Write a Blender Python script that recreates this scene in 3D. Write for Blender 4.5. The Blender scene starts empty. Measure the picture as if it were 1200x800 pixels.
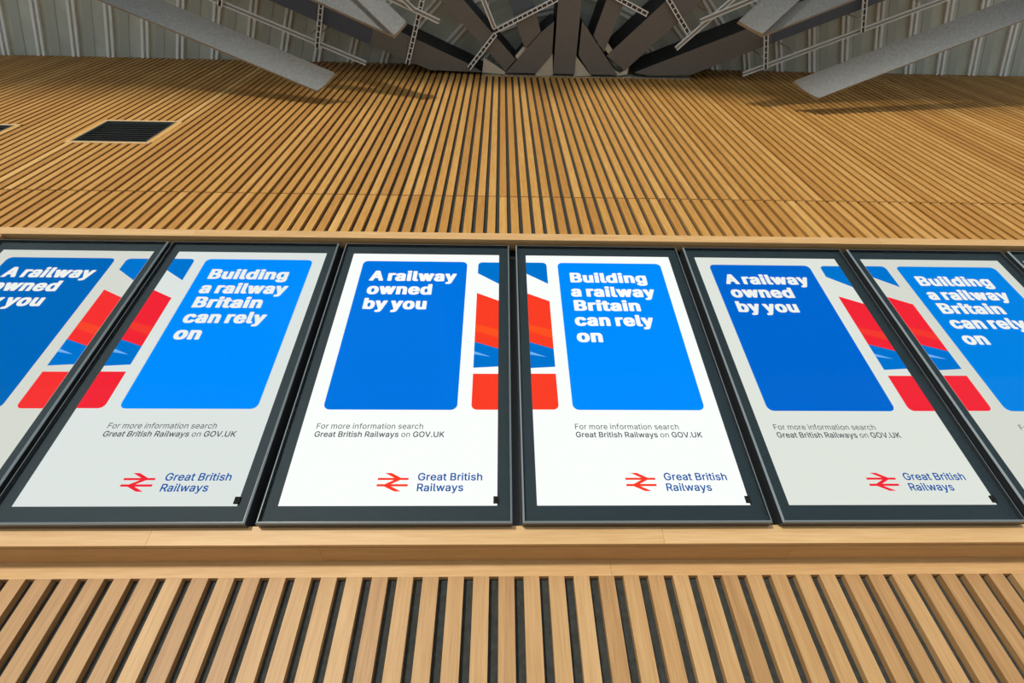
import bpy, bmesh, math, random
from mathutils import Vector, Matrix

# ------------------------------------------------------------------ camera, world, sun, exposure
C = bpy.context.scene.collection
scene = bpy.context.scene

cam_data = bpy.data.cameras.new('camera')
cam_data.sensor_width = 36.0
cam_data.lens = 17.33
cam_data.clip_start = 0.05
cam = bpy.data.objects.new('camera', cam_data)
C.objects.link(cam)
R_ = Vector((0.99964, -0.02276, -0.01452))
U_ = Vector((-0.00665, -0.72884, 0.68465))
F_ = Vector((0.02616, 0.68430, 0.72873))
m3 = Matrix((R_, U_, -F_)).transposed()
cam.matrix_world = Matrix.Translation((-0.0597, -1.5720, 1.6)) @ m3.to_4x4()
scene.camera = cam

world = bpy.data.worlds.new('overcast_sky')
scene.world = world
world.use_nodes = True
bg = world.node_tree.nodes['Background']
bg.inputs[0].default_value = (0.78, 0.90, 1.0, 1)
bg.inputs[1].default_value = 1.18

sun_data = bpy.data.lights.new('sun', 'SUN')
sun_data.energy = 2.6
sun_data.angle = math.radians(4.5)
sun_data.color = (1.0, 0.93, 0.82)
sun = bpy.data.objects.new('sun', sun_data)
C.objects.link(sun)
sun.rotation_euler = Vector((0.3714, 0.9193, -0.1305)).to_track_quat('-Z', 'Y').to_euler()
sun.location = (-6, -8, 7)

scene.view_settings.view_transform = 'Standard'
scene.view_settings.look = 'None'
scene.view_settings.exposure = 0.0
scene.view_settings.gamma = 1.0
scene.view_settings.use_curve_mapping = False

rng = random.Random(7)

# ------------------------------------------------------------------ materials
def new_mat(name):
    m = bpy.data.materials.new(name)
    m.use_nodes = True
    nt = m.node_tree
    b = nt.nodes['Principled BSDF']
    return m, nt, b

def plain(name, col, rough=0.5, metal=0.0, noise=0.0, scale=8.0, spec=0.5):
    m, nt, b = new_mat(name)
    b.inputs['Roughness'].default_value = rough
    b.inputs['Metallic'].default_value = metal
    b.inputs['Specular IOR Level'].default_value = spec
    if noise:
        tc = nt.nodes.new('ShaderNodeTexCoord')
        n = nt.nodes.new('ShaderNodeTexNoise')
        n.inputs['Scale'].default_value = scale
        n.inputs['Detail'].default_value = 5
        nt.links.new(tc.outputs['Object'], n.inputs['Vector'])
        r = nt.nodes.new('ShaderNodeValToRGB')
        r.color_ramp.elements[0].position = 0.3
        r.color_ramp.elements[1].position = 0.7
        r.color_ramp.elements[0].color = tuple(c * (1 - noise) for c in col) + (1,)
        r.color_ramp.elements[1].color = tuple(min(1, c * (1 + noise)) for c in col) + (1,)
        nt.links.new(n.outputs[0], r.inputs[0])
        nt.links.new(r.outputs[0], b.inputs['Base Color'])
    else:
        b.inputs['Base Color'].default_value = tuple(col) + (1,)
    return m

def oak(name, dark, mid, light, axis, rough=0.45):
    """oak: board tone from the 'tone' attribute, grain stretched along one axis, shifted per board by 'seed'"""
    m, nt, b = new_mat(name)
    L = nt.links.new
    tone = nt.nodes.new('ShaderNodeAttribute'); tone.attribute_name = 'tone'
    seed = nt.nodes.new('ShaderNodeAttribute'); seed.attribute_name = 'seed'
    tc = nt.nodes.new('ShaderNodeTexCoord')
    mp = nt.nodes.new('ShaderNodeMapping')
    sc = [26.0, 26.0, 26.0]
    sc[axis] = 1.3
    mp.inputs['Scale'].default_value = sc
    add = nt.nodes.new('ShaderNodeVectorMath'); add.operation = 'ADD'
    comb = nt.nodes.new('ShaderNodeCombineXYZ')
    mul = nt.nodes.new('ShaderNodeMath'); mul.operation = 'MULTIPLY'; mul.inputs[1].default_value = 57.0
    L(seed.outputs['Fac'], mul.inputs[0])
    for i in range(3):
        L(mul.outputs[0], comb.inputs[i])
    L(tc.outputs['Object'], mp.inputs['Vector'])
    L(mp.outputs[0], add.inputs[0]); L(comb.outputs[0], add.inputs[1])
    n1 = nt.nodes.new('ShaderNodeTexNoise')
    n1.inputs['Scale'].default_value = 1.0; n1.inputs['Detail'].default_value = 3; n1.inputs['Distortion'].default_value = 1.4
    L(add.outputs[0], n1.inputs['Vector'])
    n2 = nt.nodes.new('ShaderNodeTexNoise')
    n2.inputs['Scale'].default_value = 6.0; n2.inputs['Detail'].default_value = 6
    L(add.outputs[0], n2.inputs['Vector'])
    ramp = nt.nodes.new('ShaderNodeValToRGB')
    e = ramp.color_ramp.elements
    e[0].position = 0.0; e[0].color = tuple(dark) + (1,)
    e[1].position = 1.0; e[1].color = tuple(light) + (1,)
    k = e.new(0.5); k.color = tuple(mid) + (1,)
    # tone + grain
    g1 = nt.nodes.new('ShaderNodeMath'); g1.operation = 'MULTIPLY_ADD'
    g1.inputs[1].default_value = 0.55; g1.inputs[2].default_value = -0.275
    L(n1.outputs[0], g1.inputs[0])
    g2 = nt.nodes.new('ShaderNodeMath'); g2.operation = 'MULTIPLY_ADD'
    g2.inputs[1].default_value = 0.8; g2.inputs[2].default_value = -0.40
    L(n2.outputs[0], g2.inputs[0])
    s1 = nt.nodes.new('ShaderNodeMath'); s1.operation = 'ADD'
    L(g1.outputs[0], s1.inputs[0]); L(g2.outputs[0], s1.inputs[1])
    s2 = nt.nodes.new('ShaderNodeMath'); s2.operation = 'ADD'; s2.use_clamp = True
    L(s1.outputs[0], s2.inputs[0]); L(tone.outputs['Fac'], s2.inputs[1])
    L(s2.outputs[0], ramp.inputs[0])
    L(ramp.outputs[0], b.inputs['Base Color'])
    b.inputs['Roughness'].default_value = rough
    b.inputs['Specular IOR Level'].default_value = 0.3
    bump = nt.nodes.new('ShaderNodeBump')
    bump.inputs['Strength'].default_value = 0.12; bump.inputs['Distance'].default_value = 0.002
    L(n2.outputs[0], bump.inputs['Height']); L(bump.outputs[0], b.inputs['Normal'])
    return m

OAK_D, OAK_M, OAK_L = (0.42, 0.22, 0.085), (0.575, 0.345, 0.145), (0.70, 0.47, 0.23)
OAK2_D, OAK2_M, OAK2_L = (0.36, 0.155, 0.034), (0.525, 0.265, 0.066), (0.70, 0.42, 0.14)
M_oak_v = oak('oak_slats_lower', (0.32, 0.165, 0.062), (0.465, 0.270, 0.108), (0.60, 0.385, 0.18), 2)
M_oak_u = oak('oak_slats_upper', OAK2_D, OAK2_M, OAK2_L, 2)
M_oak_h = oak('oak_rails', OAK_D, OAK_M, OAK_L, 0)
M_backing = plain('charcoal_acoustic_backing', (0.030, 0.033, 0.030), 0.9, noise=0.3, scale=60)
M_cream = plain('cream_plaster', (0.60, 0.56, 0.46), 0.8, noise=0.12, scale=3)
M_black = plain('black_metal', (0.008, 0.010, 0.012), 0.45)
M_bezel = plain('black_screen_border', (0.018, 0.030, 0.038), 0.55, spec=0.15)
M_frame = plain('graphite_frame', (0.030, 0.034, 0.038), 0.35)
M_chamfer = plain('polished_glass_edge', (0.20, 0.235, 0.25), 0.3)
M_deck = plain('galvanised_deck', (0.52, 0.58, 0.53), 0.5, 0.1, noise=0.14, scale=2.5)
M_deckrib = plain('pale_deck_rib', (0.90, 0.95, 0.95), 0.45, 0.0)
M_sensor = plain('matt_black_plastic', (0.012, 0.012, 0.012), 0.9, spec=0.1)
M_taupe = plain('taupe_steel_paint', (0.165, 0.155, 0.142), 0.6, noise=0.06, scale=30)
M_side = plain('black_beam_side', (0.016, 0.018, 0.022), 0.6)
M_navy = plain('dark_blue_grey_steel_paint', (0.085, 0.105, 0.14), 0.55, noise=0.05, scale=30)
M_fin = plain('grey_speckled_panel', (0.21, 0.213, 0.205), 0.75, noise=0.16, scale=45)
M_fin_edge = plain('pale_panel_edge', (0.34, 0.32, 0.29), 0.7)
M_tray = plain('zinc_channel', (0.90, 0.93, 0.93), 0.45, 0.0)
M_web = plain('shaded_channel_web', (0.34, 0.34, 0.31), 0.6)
M_slot = plain('channel_slots', (0.05, 0.05, 0.045), 0.7)
M_vent = plain('dark_louvre', (0.055, 0.065, 0.065), 0.5)
M_ventf = plain('grey_grille_frame', (0.09, 0.11, 0.105), 0.4, 0.3)
M_floor = plain('pale_paving', (0.72, 0.71, 0.69), 0.35, noise=0.1, scale=40)

def glow(name, col, strength):
    m, nt, b = new_mat(name)
    b.inputs['Base Color'].default_value = tuple(c * 0.07 * strength for c in col) + (1,)
    b.inputs['Roughness'].default_value = 0.5
    b.inputs['Specular IOR Level'].default_value = 0.0
    b.inputs['Emission Color'].default_value = tuple(col) + (1,)
    b.inputs['Emission Strength'].default_value = strength
    if name not in ('screen_white', 'screen_blue'):
        m.cycles.emission_sampling = 'NONE'      # lettering: thousands of tiny faces, only noise when sampled as lamps
    return m

def glass_mats():
    m = bpy.data.materials.new('clear_cover_glass'); m.use_nodes = True
    nt = m.node_tree; nt.nodes.remove(nt.nodes['Principled BSDF'])
    fr = nt.nodes.new('ShaderNodeFresnel'); fr.inputs[0].default_value = 1.09
    tr = nt.nodes.new('ShaderNodeBsdfTransparent'); gl = nt.nodes.new('ShaderNodeBsdfGlossy')
    tr.inputs[0].default_value = (0.96, 0.98, 0.97, 1)
    gl.inputs['Roughness'].default_value = 0.02
    mx = nt.nodes.new('ShaderNodeMixShader')
    geo = nt.nodes.new('ShaderNodeNewGeometry'); inv = nt.nodes.new('ShaderNodeMath'); inv.operation = 'SUBTRACT'; inv.inputs[0].default_value = 1.0
    mul = nt.nodes.new('ShaderNodeMath'); mul.operation = 'MULTIPLY'
    nt.links.new(geo.outputs['Backfacing'], inv.inputs[1]); nt.links.new(fr.outputs[0], mul.inputs[0]); nt.links.new(inv.outputs[0], mul.inputs[1])
    nt.links.new(mul.outputs[0], mx.inputs[0]); nt.links.new(tr.outputs[0], mx.inputs[1]); nt.links.new(gl.outputs[0], mx.inputs[2])
    nt.links.new(mx.outputs[0], nt.nodes['Material Output'].inputs[0])
    b = bpy.data.materials.new('cover_glass_back'); b.use_nodes = True
    nt = b.node_tree; nt.nodes.remove(nt.nodes['Principled BSDF'])
    t2 = nt.nodes.new('ShaderNodeBsdfTransparent')
    nt.links.new(t2.outputs[0], nt.nodes['Material Output'].inputs[0])
    return m, b
M_glass, M_glass_back = glass_mats()

# ------------------------------------------------------------------ mesh helpers
class MB:
    """collects polygons of one mesh, with a tone/seed per board"""
    def __init__(self):
        self.v = []; self.f = []; self.mi = []; self.tone = []; self.seed = []
    def poly(self, pts, mi=0, tone=0.5, seed=0.0):
        b = len(self.v)
        self.v += [tuple(p) for p in pts]
        self.f.append(tuple(range(b, b + len(pts)))); self.mi.append(mi); self.tone.append(tone); self.seed.append(seed)
    def solid(self, bottom, top, mi=0, tone=0.5, seed=0.0, mside=None):
        """closed prism between two matching rings"""
        n = len(bottom); b = len(self.v)
        self.v += [tuple(p) for p in bottom] + [tuple(p) for p in top]
        ms = mi if mside is None else mside
        F = [(tuple(range(b + n - 1, b - 1, -1)), mi), (tuple(range(b + n, b + 2 * n)), mi)]
        for i in range(n):
            j = (i + 1) % n
            F.append(((b + i, b + j, b + n + j, b + n + i), ms))
        for f, k in F:
            self.f.append(f); self.mi.append(k); self.tone.append(tone); self.seed.append(seed)
    def box(self, x0, x1, y0, y1, z0, z1, mi=0, tone=0.5, seed=0.0):
        self.solid([(x0, y0, z0), (x1, y0, z0), (x1, y1, z0), (x0, y1, z0)],
                   [(x0, y0, z1), (x1, y0, z1), (x1, y1, z1), (x0, y1, z1)], mi, tone, seed)
    def bar(self, p, q, w, h, upv=Vector((0, 0, 1)), mi=0):
        p = Vector(p); q = Vector(q); a = (q - p).normalized()
        s = a.cross(upv).normalized(); u = s.cross(a).normalized()
        r = [s * (w / 2 * i) + u * (h / 2 * j) for i, j in ((-1, -1), (1, -1), (1, 1), (-1, 1))]
        self.solid([p + k for k in r], [q + k for k in r], mi)
    def build(self, name, mats, parent=None, fix=True, bevel=0.0):
        me = bpy.data.meshes.new(name)
        me.from_pydata(self.v, [], self.f)
        if not isinstance(mats, (list, tuple)): mats = [mats]
        for m in mats: me.materials.append(m)
        for p, k in zip(me.polygons, self.mi): p.material_index = k
        a = me.attributes.new('tone', 'FLOAT', 'FACE'); a.data.foreach_set('value', self.tone)
        a = me.attributes.new('seed', 'FLOAT', 'FACE'); a.data.foreach_set('value', self.seed)
        if fix:
            bm = bmesh.new(); bm.from_mesh(me)
            bmesh.ops.recalc_face_normals(bm, faces=bm.faces)
            bm.to_mesh(me); bm.free()
        me.update()
        o = bpy.data.objects.new(name, me); C.objects.link(o)
        if bevel:
            bv = o.modifiers.new('bevel', 'BEVEL'); bv.width = bevel; bv.segments = 2; bv.limit_method = 'ANGLE'
        if parent is not None: o.parent = parent
        return o

def structure(o):
    o['kind'] = 'structure'; return o

def empty(name, loc, rot=(0, 0, 0)):
    o = bpy.data.objects.new(name, None); C.objects.link(o)
    o.location = loc; o.rotation_euler = rot; o.empty_display_size = 0.1
    return o

def tag(o, label, cat, group=None):
    o['label'] = label; o['category'] = cat
    if group: o['group'] = group
    return o

# ------------------------------------------------------------------ the setting
PITCH = 0.07755            # slat spacing
DEPTH = 0.0215             # slat depth
DECK_Z = 8.864
BEAM_Z = 8.336
FRONT_Y = -10.6             # unseen front edge of the canopy, placed for its shadow on the wall
LEAN = math.tan(0.03293)
def wall_y(z):             # front face of the upper cladding, leaning back slightly
    return 0.06805 + LEAN * (z - 4.0)

mb = MB(); mb.box(-150, 150, -12.0, 3.0, -0.1, 0.0)
structure(mb.build('floor', M_floor))
mb = MB(); mb.box(-150, 150, -150, -12.0, -0.1, 0.0)
structure(mb.build('ground', plain('dark_asphalt', (0.22, 0.22, 0.21), 0.8, noise=0.2, scale=5)))

# wall behind the slats: one board low down, one leaning board above
WX = 9.2
mb = MB()
mb.solid([(-WX, DEPTH, 0), (WX, DEPTH, 0), (WX, DEPTH + 0.12, 0), (-WX, DEPTH + 0.12, 0)],
         [(-WX, DEPTH, 2.30), (WX, DEPTH, 2.30), (WX, DEPTH + 0.12, 2.30), (-WX, DEPTH + 0.12, 2.30)])
zt = DECK_Z - 0.002
mb.solid([(-WX, wall_y(3.6) + DEPTH, 3.6), (WX, wall_y(3.6) + DEPTH, 3.6), (WX, wall_y(3.6) + 0.16, 3.6), (-WX, wall_y(3.6) + 0.16, 3.6)],
         [(-WX, wall_y(BEAM_Z) + DEPTH, BEAM_Z), (WX, wall_y(BEAM_Z) + DEPTH, BEAM_Z), (WX, wall_y(BEAM_Z) + 0.16, BEAM_Z), (-WX, wall_y(BEAM_Z) + 0.16, BEAM_Z)])
mb.box(-WX, WX, DEPTH + 0.12, 0.2, 2.1, 3.8)
NOTCH = (-0.30, 2.33)      # above the slats here the wall is cream plaster between the beams
for x0, x1 in ((-WX, NOTCH[0]), (NOTCH[1], WX)):
    mb.solid([(x0, wall_y(BEAM_Z) + DEPTH, BEAM_Z), (x1, wall_y(BEAM_Z) + DEPTH, BEAM_Z), (x1, wall_y(BEAM_Z) + 0.16, BEAM_Z), (x0, wall_y(BEAM_Z) + 0.16, BEAM_Z)],
             [(x0, wall_y(zt) + DEPTH, zt), (x1, wall_y(zt) + DEPTH, zt), (x1, wall_y(zt) + 0.16, zt), (x0, wall_y(zt) + 0.16, zt)])
wall = structure(mb.build('wall_back', M_backing))
mb = MB()
mb.box(NOTCH[0], NOTCH[1], wall_y(BEAM_Z) + 0.004, wall_y(BEAM_Z) + 0.16, BEAM_Z, zt)
mb.build('cream_infill', M_cream, wall)
# cream closing plates between the feet of the beams
for pl in [
    [[0.376, 0.189], [0.566, -0.031], [0.591, 0.209], [0.367, 0.214]],
    [[0.831, -0.036], [1.072, 0.205], [0.852, 0.209]],
    [[-0.292, 0.192], [-0.269, 0.031], [-0.007, 0.177], [-0.006, 0.206]],
    [[0.116, 0.005], [0.206, -0.097], [0.268, -0.089], [0.138, 0.042]],
    [[1.187, -0.098], [1.218, -0.162], [1.305, -0.073], [1.259, -0.035]],
    [[1.349, 0.132], [1.43, 0.169], [1.525, 0.1], [1.518, 0.177], [1.382, 0.199]],
]:
    mb = MB(); mb.solid([(x, y, BEAM_Z + 0.014) for x, y in pl], [(x, y, BEAM_Z + 0.05) for x, y in pl]); mb.build('cream_closing_plate', M_cream, wall)

# ventilation openings in the upper cladding
VENTS = [(-3.690, -3.064, 5.850, 6.366), (-5.035, -4.409, 5.690, 6.204)]
RIM = 0.036

def slat(mb, x0, x1, z0, z1, yf, tone, seed):
    ya, yb = yf(z0), yf(z1)
    mb.solid([(x0, ya, z0), (x1, ya, z0), (x1, ya + DEPTH, z0), (x0, ya + DEPTH, z0)],
             [(x0, yb, z1), (x1, yb, z1), (x1, yb + DEPTH, z1), (x0, yb + DEPTH, z1)], 0, tone, seed)

def rnd_tone(lo=0.25, hi=0.66):
    t = rng.uniform(lo, hi)
    if rng.random() < 0.10: t += 0.16
    if rng.random() < 0.08: t -= 0.14
    return t

# lower cladding
mb = MB()
FASCIA_B = 2.2135
PH = -0.0566
for i in range(-117, 118):
    x0 = PH + i * PITCH
    slat(mb, x0, x0 + 0.625 * PITCH, 0.0, FASCIA_B + 0.003, lambda z: 0.0, rnd_tone(), rng.random())
mb.build('lower_slat_cladding', M_oak_v, wall)

# upper cladding, in two courses with a fine joint
mb = MB()
SEAM = 4.905
PHU = -0.0632
for i in range(-116, 117):
    x0 = PHU + i * PITCH; x1 = x0 + 0.655 * PITCH
    top = BEAM_Z if NOTCH[0] < (x0 + x1) / 2 < NOTCH[1] else zt - 0.01
    slat(mb, x0, x1, 3.85 if -2.44 < x0 < 3.29 else 2.264, SEAM - 0.007, wall_y, rnd_tone(), rng.random())
    segs = [(SEAM + 0.007, top)]
    for v0, v1, a, b in VENTS:
        if x1 > v0 - RIM and x0 < v1 + RIM:
            segs = [(SEAM + 0.007, a - RIM), (b + RIM, top)]
    t = rnd_tone(); s = rng.random()
    for k, (a, b) in enumerate(segs):
        pale = (k == 0 and 0 < x1 - (VENTS[0][0] - RIM) <= PITCH) or (k == 1 and 0 < x1 - (VENTS[0][1] + RIM) + PITCH <= PITCH)
        slat(mb, x0, x1, a, b, lambda z: wall_y(z) + 0.002, 0.95 if pale and len(segs) == 2 else t, s)
mb.build('upper_slat_cladding', M_oak_u, wall)

# canopy decking: flat trays with pairs of pale ribs, in sectors that fan out from the column behind the wall
FAN = Vector((0.72, 0.70))
def clip(poly, p, n):
    out = []
    for a, b in zip(poly, poly[1:] + poly[:1]):
        da = (a - p).dot(n); db = (b - p).dot(n)
        if da >= 0: out.append(a)
        if da * db < 0: out.append(a + (b - a) * (da / (da - db)))
    return out
mb = MB()
EDGE = [(-20, 0.40), (-20, -11.4), (-5.7, -11.4), (-5.7, -7.0), (-1.3, -7.0), (-1.3, FRONT_Y), (20, FRONT_Y), (20, 0.40)]   # unseen front edge, stepped to shape the sun's shadow on the wall top
mb.solid([(x, y, DECK_Z) for x, y in EDGE], [(x, y, DECK_Z + 0.12) for x, y in EDGE])
ceiling = structure(mb.build('ceiling', M_deck))
RIBS = MB(); PANS = MB()
def sector(a0, a1, rib_angle):
    """deck sector between two fan directions (degrees measured from straight out of the wall, + to the right)"""
    poly = [Vector((-20, -6.9)), Vector((20, -6.9)), Vector((20, 0.38)), Vector((-20, 0.38))]
    for ang, sgn in ((a0, 1), (a1, -1)):
        d = Vector((math.sin(math.radians(ang)), -math.cos(math.radians(ang))))
        n = Vector((-d.y, d.x)) * sgn
        poly = clip(poly, FAN, n)
        if len(poly) < 3: return
    d = Vector((math.sin(math.radians(rib_angle)), -math.cos(math.radians(rib_angle))))
    n = Vector((-d.y, d.x))
    ts = [(p - FAN).dot(n) for p in poly]
    k = math.floor(min(ts) / 0.40)
    while k * 0.40 < max(ts):
        for off, w, h, bag in ((0.0, 0.030, 0.035, RIBS), (0.058, 0.030, 0.035, RIBS), (0.19, 0.10, 0.006, PANS)):
            t = k * 0.40 + off + 0.06
            q = clip(clip(poly, FAN + n * (t - w / 2), n), FAN + n * (t + w / 2), -n)
            if len(q) < 3: continue
            bag.solid([(p.x, p.y, DECK_Z - h) for p in q], [(p.x, p.y, DECK_Z + 0.002) for p in q])
        k += 1
sector(69, 95, -24); sector(-95, -69, 24)
sector(48, 69, -47); sector(-69, -48, 47)
sector(23, 48, -69); sector(-48, -23, 69)
sector(0, 23, -80); sector(-23, 0, 80)
RIBS.build('deck_ribs', M_deckrib, ceiling)
PANS.build('deck_stiffeners', plain('deck_stiffener', (0.45, 0.51, 0.47), 0.5, 0.1), ceiling)

# ------------------------------------------------------------------ timber housing around the row of screens
TAU = 0.114109
AX = Vector((0, -math.sin(TAU), math.cos(TAU)))
NR = Vector((0, -math.cos(TAU), -math.sin(TAU)))
B0 = Vector((0, -0.14633, 2.37030))       # middle of the lower edge of the display panels
SW, SH = 0.6755, 1.2009                   # display panel
OUT_W, EXT = 0.7687, 0.0590               # whole screen, border above and below
GD = 0.0140                               # glass front stands this far in front of the panel
def hp(x, s, n):
    return B0 + Vector((x, 0, 0)) + AX * s + NR * n

HX0, HX1 = -2.3735, 3.215
def hmesh(mb, name, mat, **k):
    return structure(mb.build(name, mat, **k))
LEDGE_Z = 2.26296
s_lo, n_lo = -0.11039, -0.02041
def boards(mb, joints, fn):
    xs = [HX0 - 0.05] + joints + [HX1 + 0.05]
    for a, b in zip(xs, xs[1:]):
        fn(mb, a + 0.0004, b - 0.0004, rng.uniform(0.45, 0.66), rng.random())
# lower rail: front face under the screens
mb = MB()
def f1(mb, a, b, t, s):
    mb.solid([hp(a, s_lo, n_lo), hp(b, s_lo, n_lo), hp(b, s_lo, n_lo - 0.02), hp(a, s_lo, n_lo - 0.02)],
             [hp(a, -EXT + 0.004, n_lo), hp(b, -EXT + 0.004, n_lo), hp(b, -EXT + 0.004, n_lo - 0.02), hp(a, -EXT + 0.004, n_lo - 0.02)], 0, t, s)
boards(mb, [-1.1, 0.447, 1.9], f1)
hmesh(mb, 'trim_2', M_oak_h)
# soffit board running back to the wall
mb = MB()
yl = hp(0, s_lo, n_lo).y
def f2(mb, a, b, t, s):
    mb.box(a, b, yl + 0.0205, 0.02, LEDGE_Z, LEDGE_Z + 0.018, 0, t - 0.08, s)
boards(mb, [-0.6, 0.86], f2)
hmesh(mb, 'trim_3', M_oak_h)
# top rail
mb = MB()
s_t0, s_t1, n_t = SH + 0.0856, SH + 0.1336, 0.024
def f3(mb, a, b, t, s):
    mb.solid([hp(a, s_t0, n_t), hp(b, s_t0, n_t), hp(b, s_t0, -0.03), hp(a, s_t0, -0.03)],
             [hp(a, s_t1, n_t), hp(b, s_t1, n_t), hp(b, s_t1, -0.03), hp(a, s_t1, -0.03)], 0, t, s)
boards(mb, [-1.5, 0.22, 1.8], f3)
hmesh(mb, 'trim_4', M_oak_h)
# top board back to the wall
mb = MB()
zb = hp(0, s_t1, -0.03).z
mb.box(HX0 - 0.05, HX1 + 0.05, hp(0, s_t1, -0.03).y + 0.001, wall_y(zb) + 0.015, zb - 0.02, zb, 0, 0.5, 0.3)
hmesh(mb, 'trim_5', M_oak_h)
# black back panel
mb = MB()
mb.solid([hp(HX0, s_lo + 0.02, -0.062), hp(HX1, s_lo + 0.02, -0.062), hp(HX1, s_lo + 0.02, -0.082), hp(HX0, s_lo + 0.02, -0.082)],
         [hp(HX0, s_t0 + 0.03, -0.062), hp(HX1, s_t0 + 0.03, -0.062), hp(HX1, s_t0 + 0.03, -0.082), hp(HX0, s_t0 + 0.03, -0.082)])
hmesh(mb, 'wall_niche', M_black)
# side returns in oak at both ends
for x0, x1 in ((HX0 - 0.05, HX0), (HX1, HX1 + 0.05)):
    mb = MB()
    mb.solid([hp(x0, -EXT + 0.005, 0.018), hp(x1, -EXT + 0.005, 0.018), hp(x1, -EXT + 0.005, -0.09), hp(x0, -EXT + 0.005, -0.09)],
             [hp(x0, s_t0 - 0.0005, 0.018), hp(x1, s_t0 - 0.0005, 0.018), hp(x1, s_t0 - 0.0005, -0.09), hp(x0, s_t0 - 0.0005, -0.09)], 0, 0.4, 0.7)
    hmesh(mb, 'trim_6' if x0 < 0 else 'trim_7', M_oak_v)
# fascia board closing the top of the lower slats
mb = MB()
xs = [-9.15, -6.2, -3.6, -1.7, 0.296, 2.2, 4.6, 7.0, 9.15]
for a, b in zip(xs, xs[1:]):
    mb.box(a + 0.0004, b - 0.0004, -0.0005, DEPTH, FASCIA_B, LEDGE_Z, 0, rng.uniform(0.40, 0.66), rng.random())
structure(mb.build('trim_1', M_oak_h))

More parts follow.
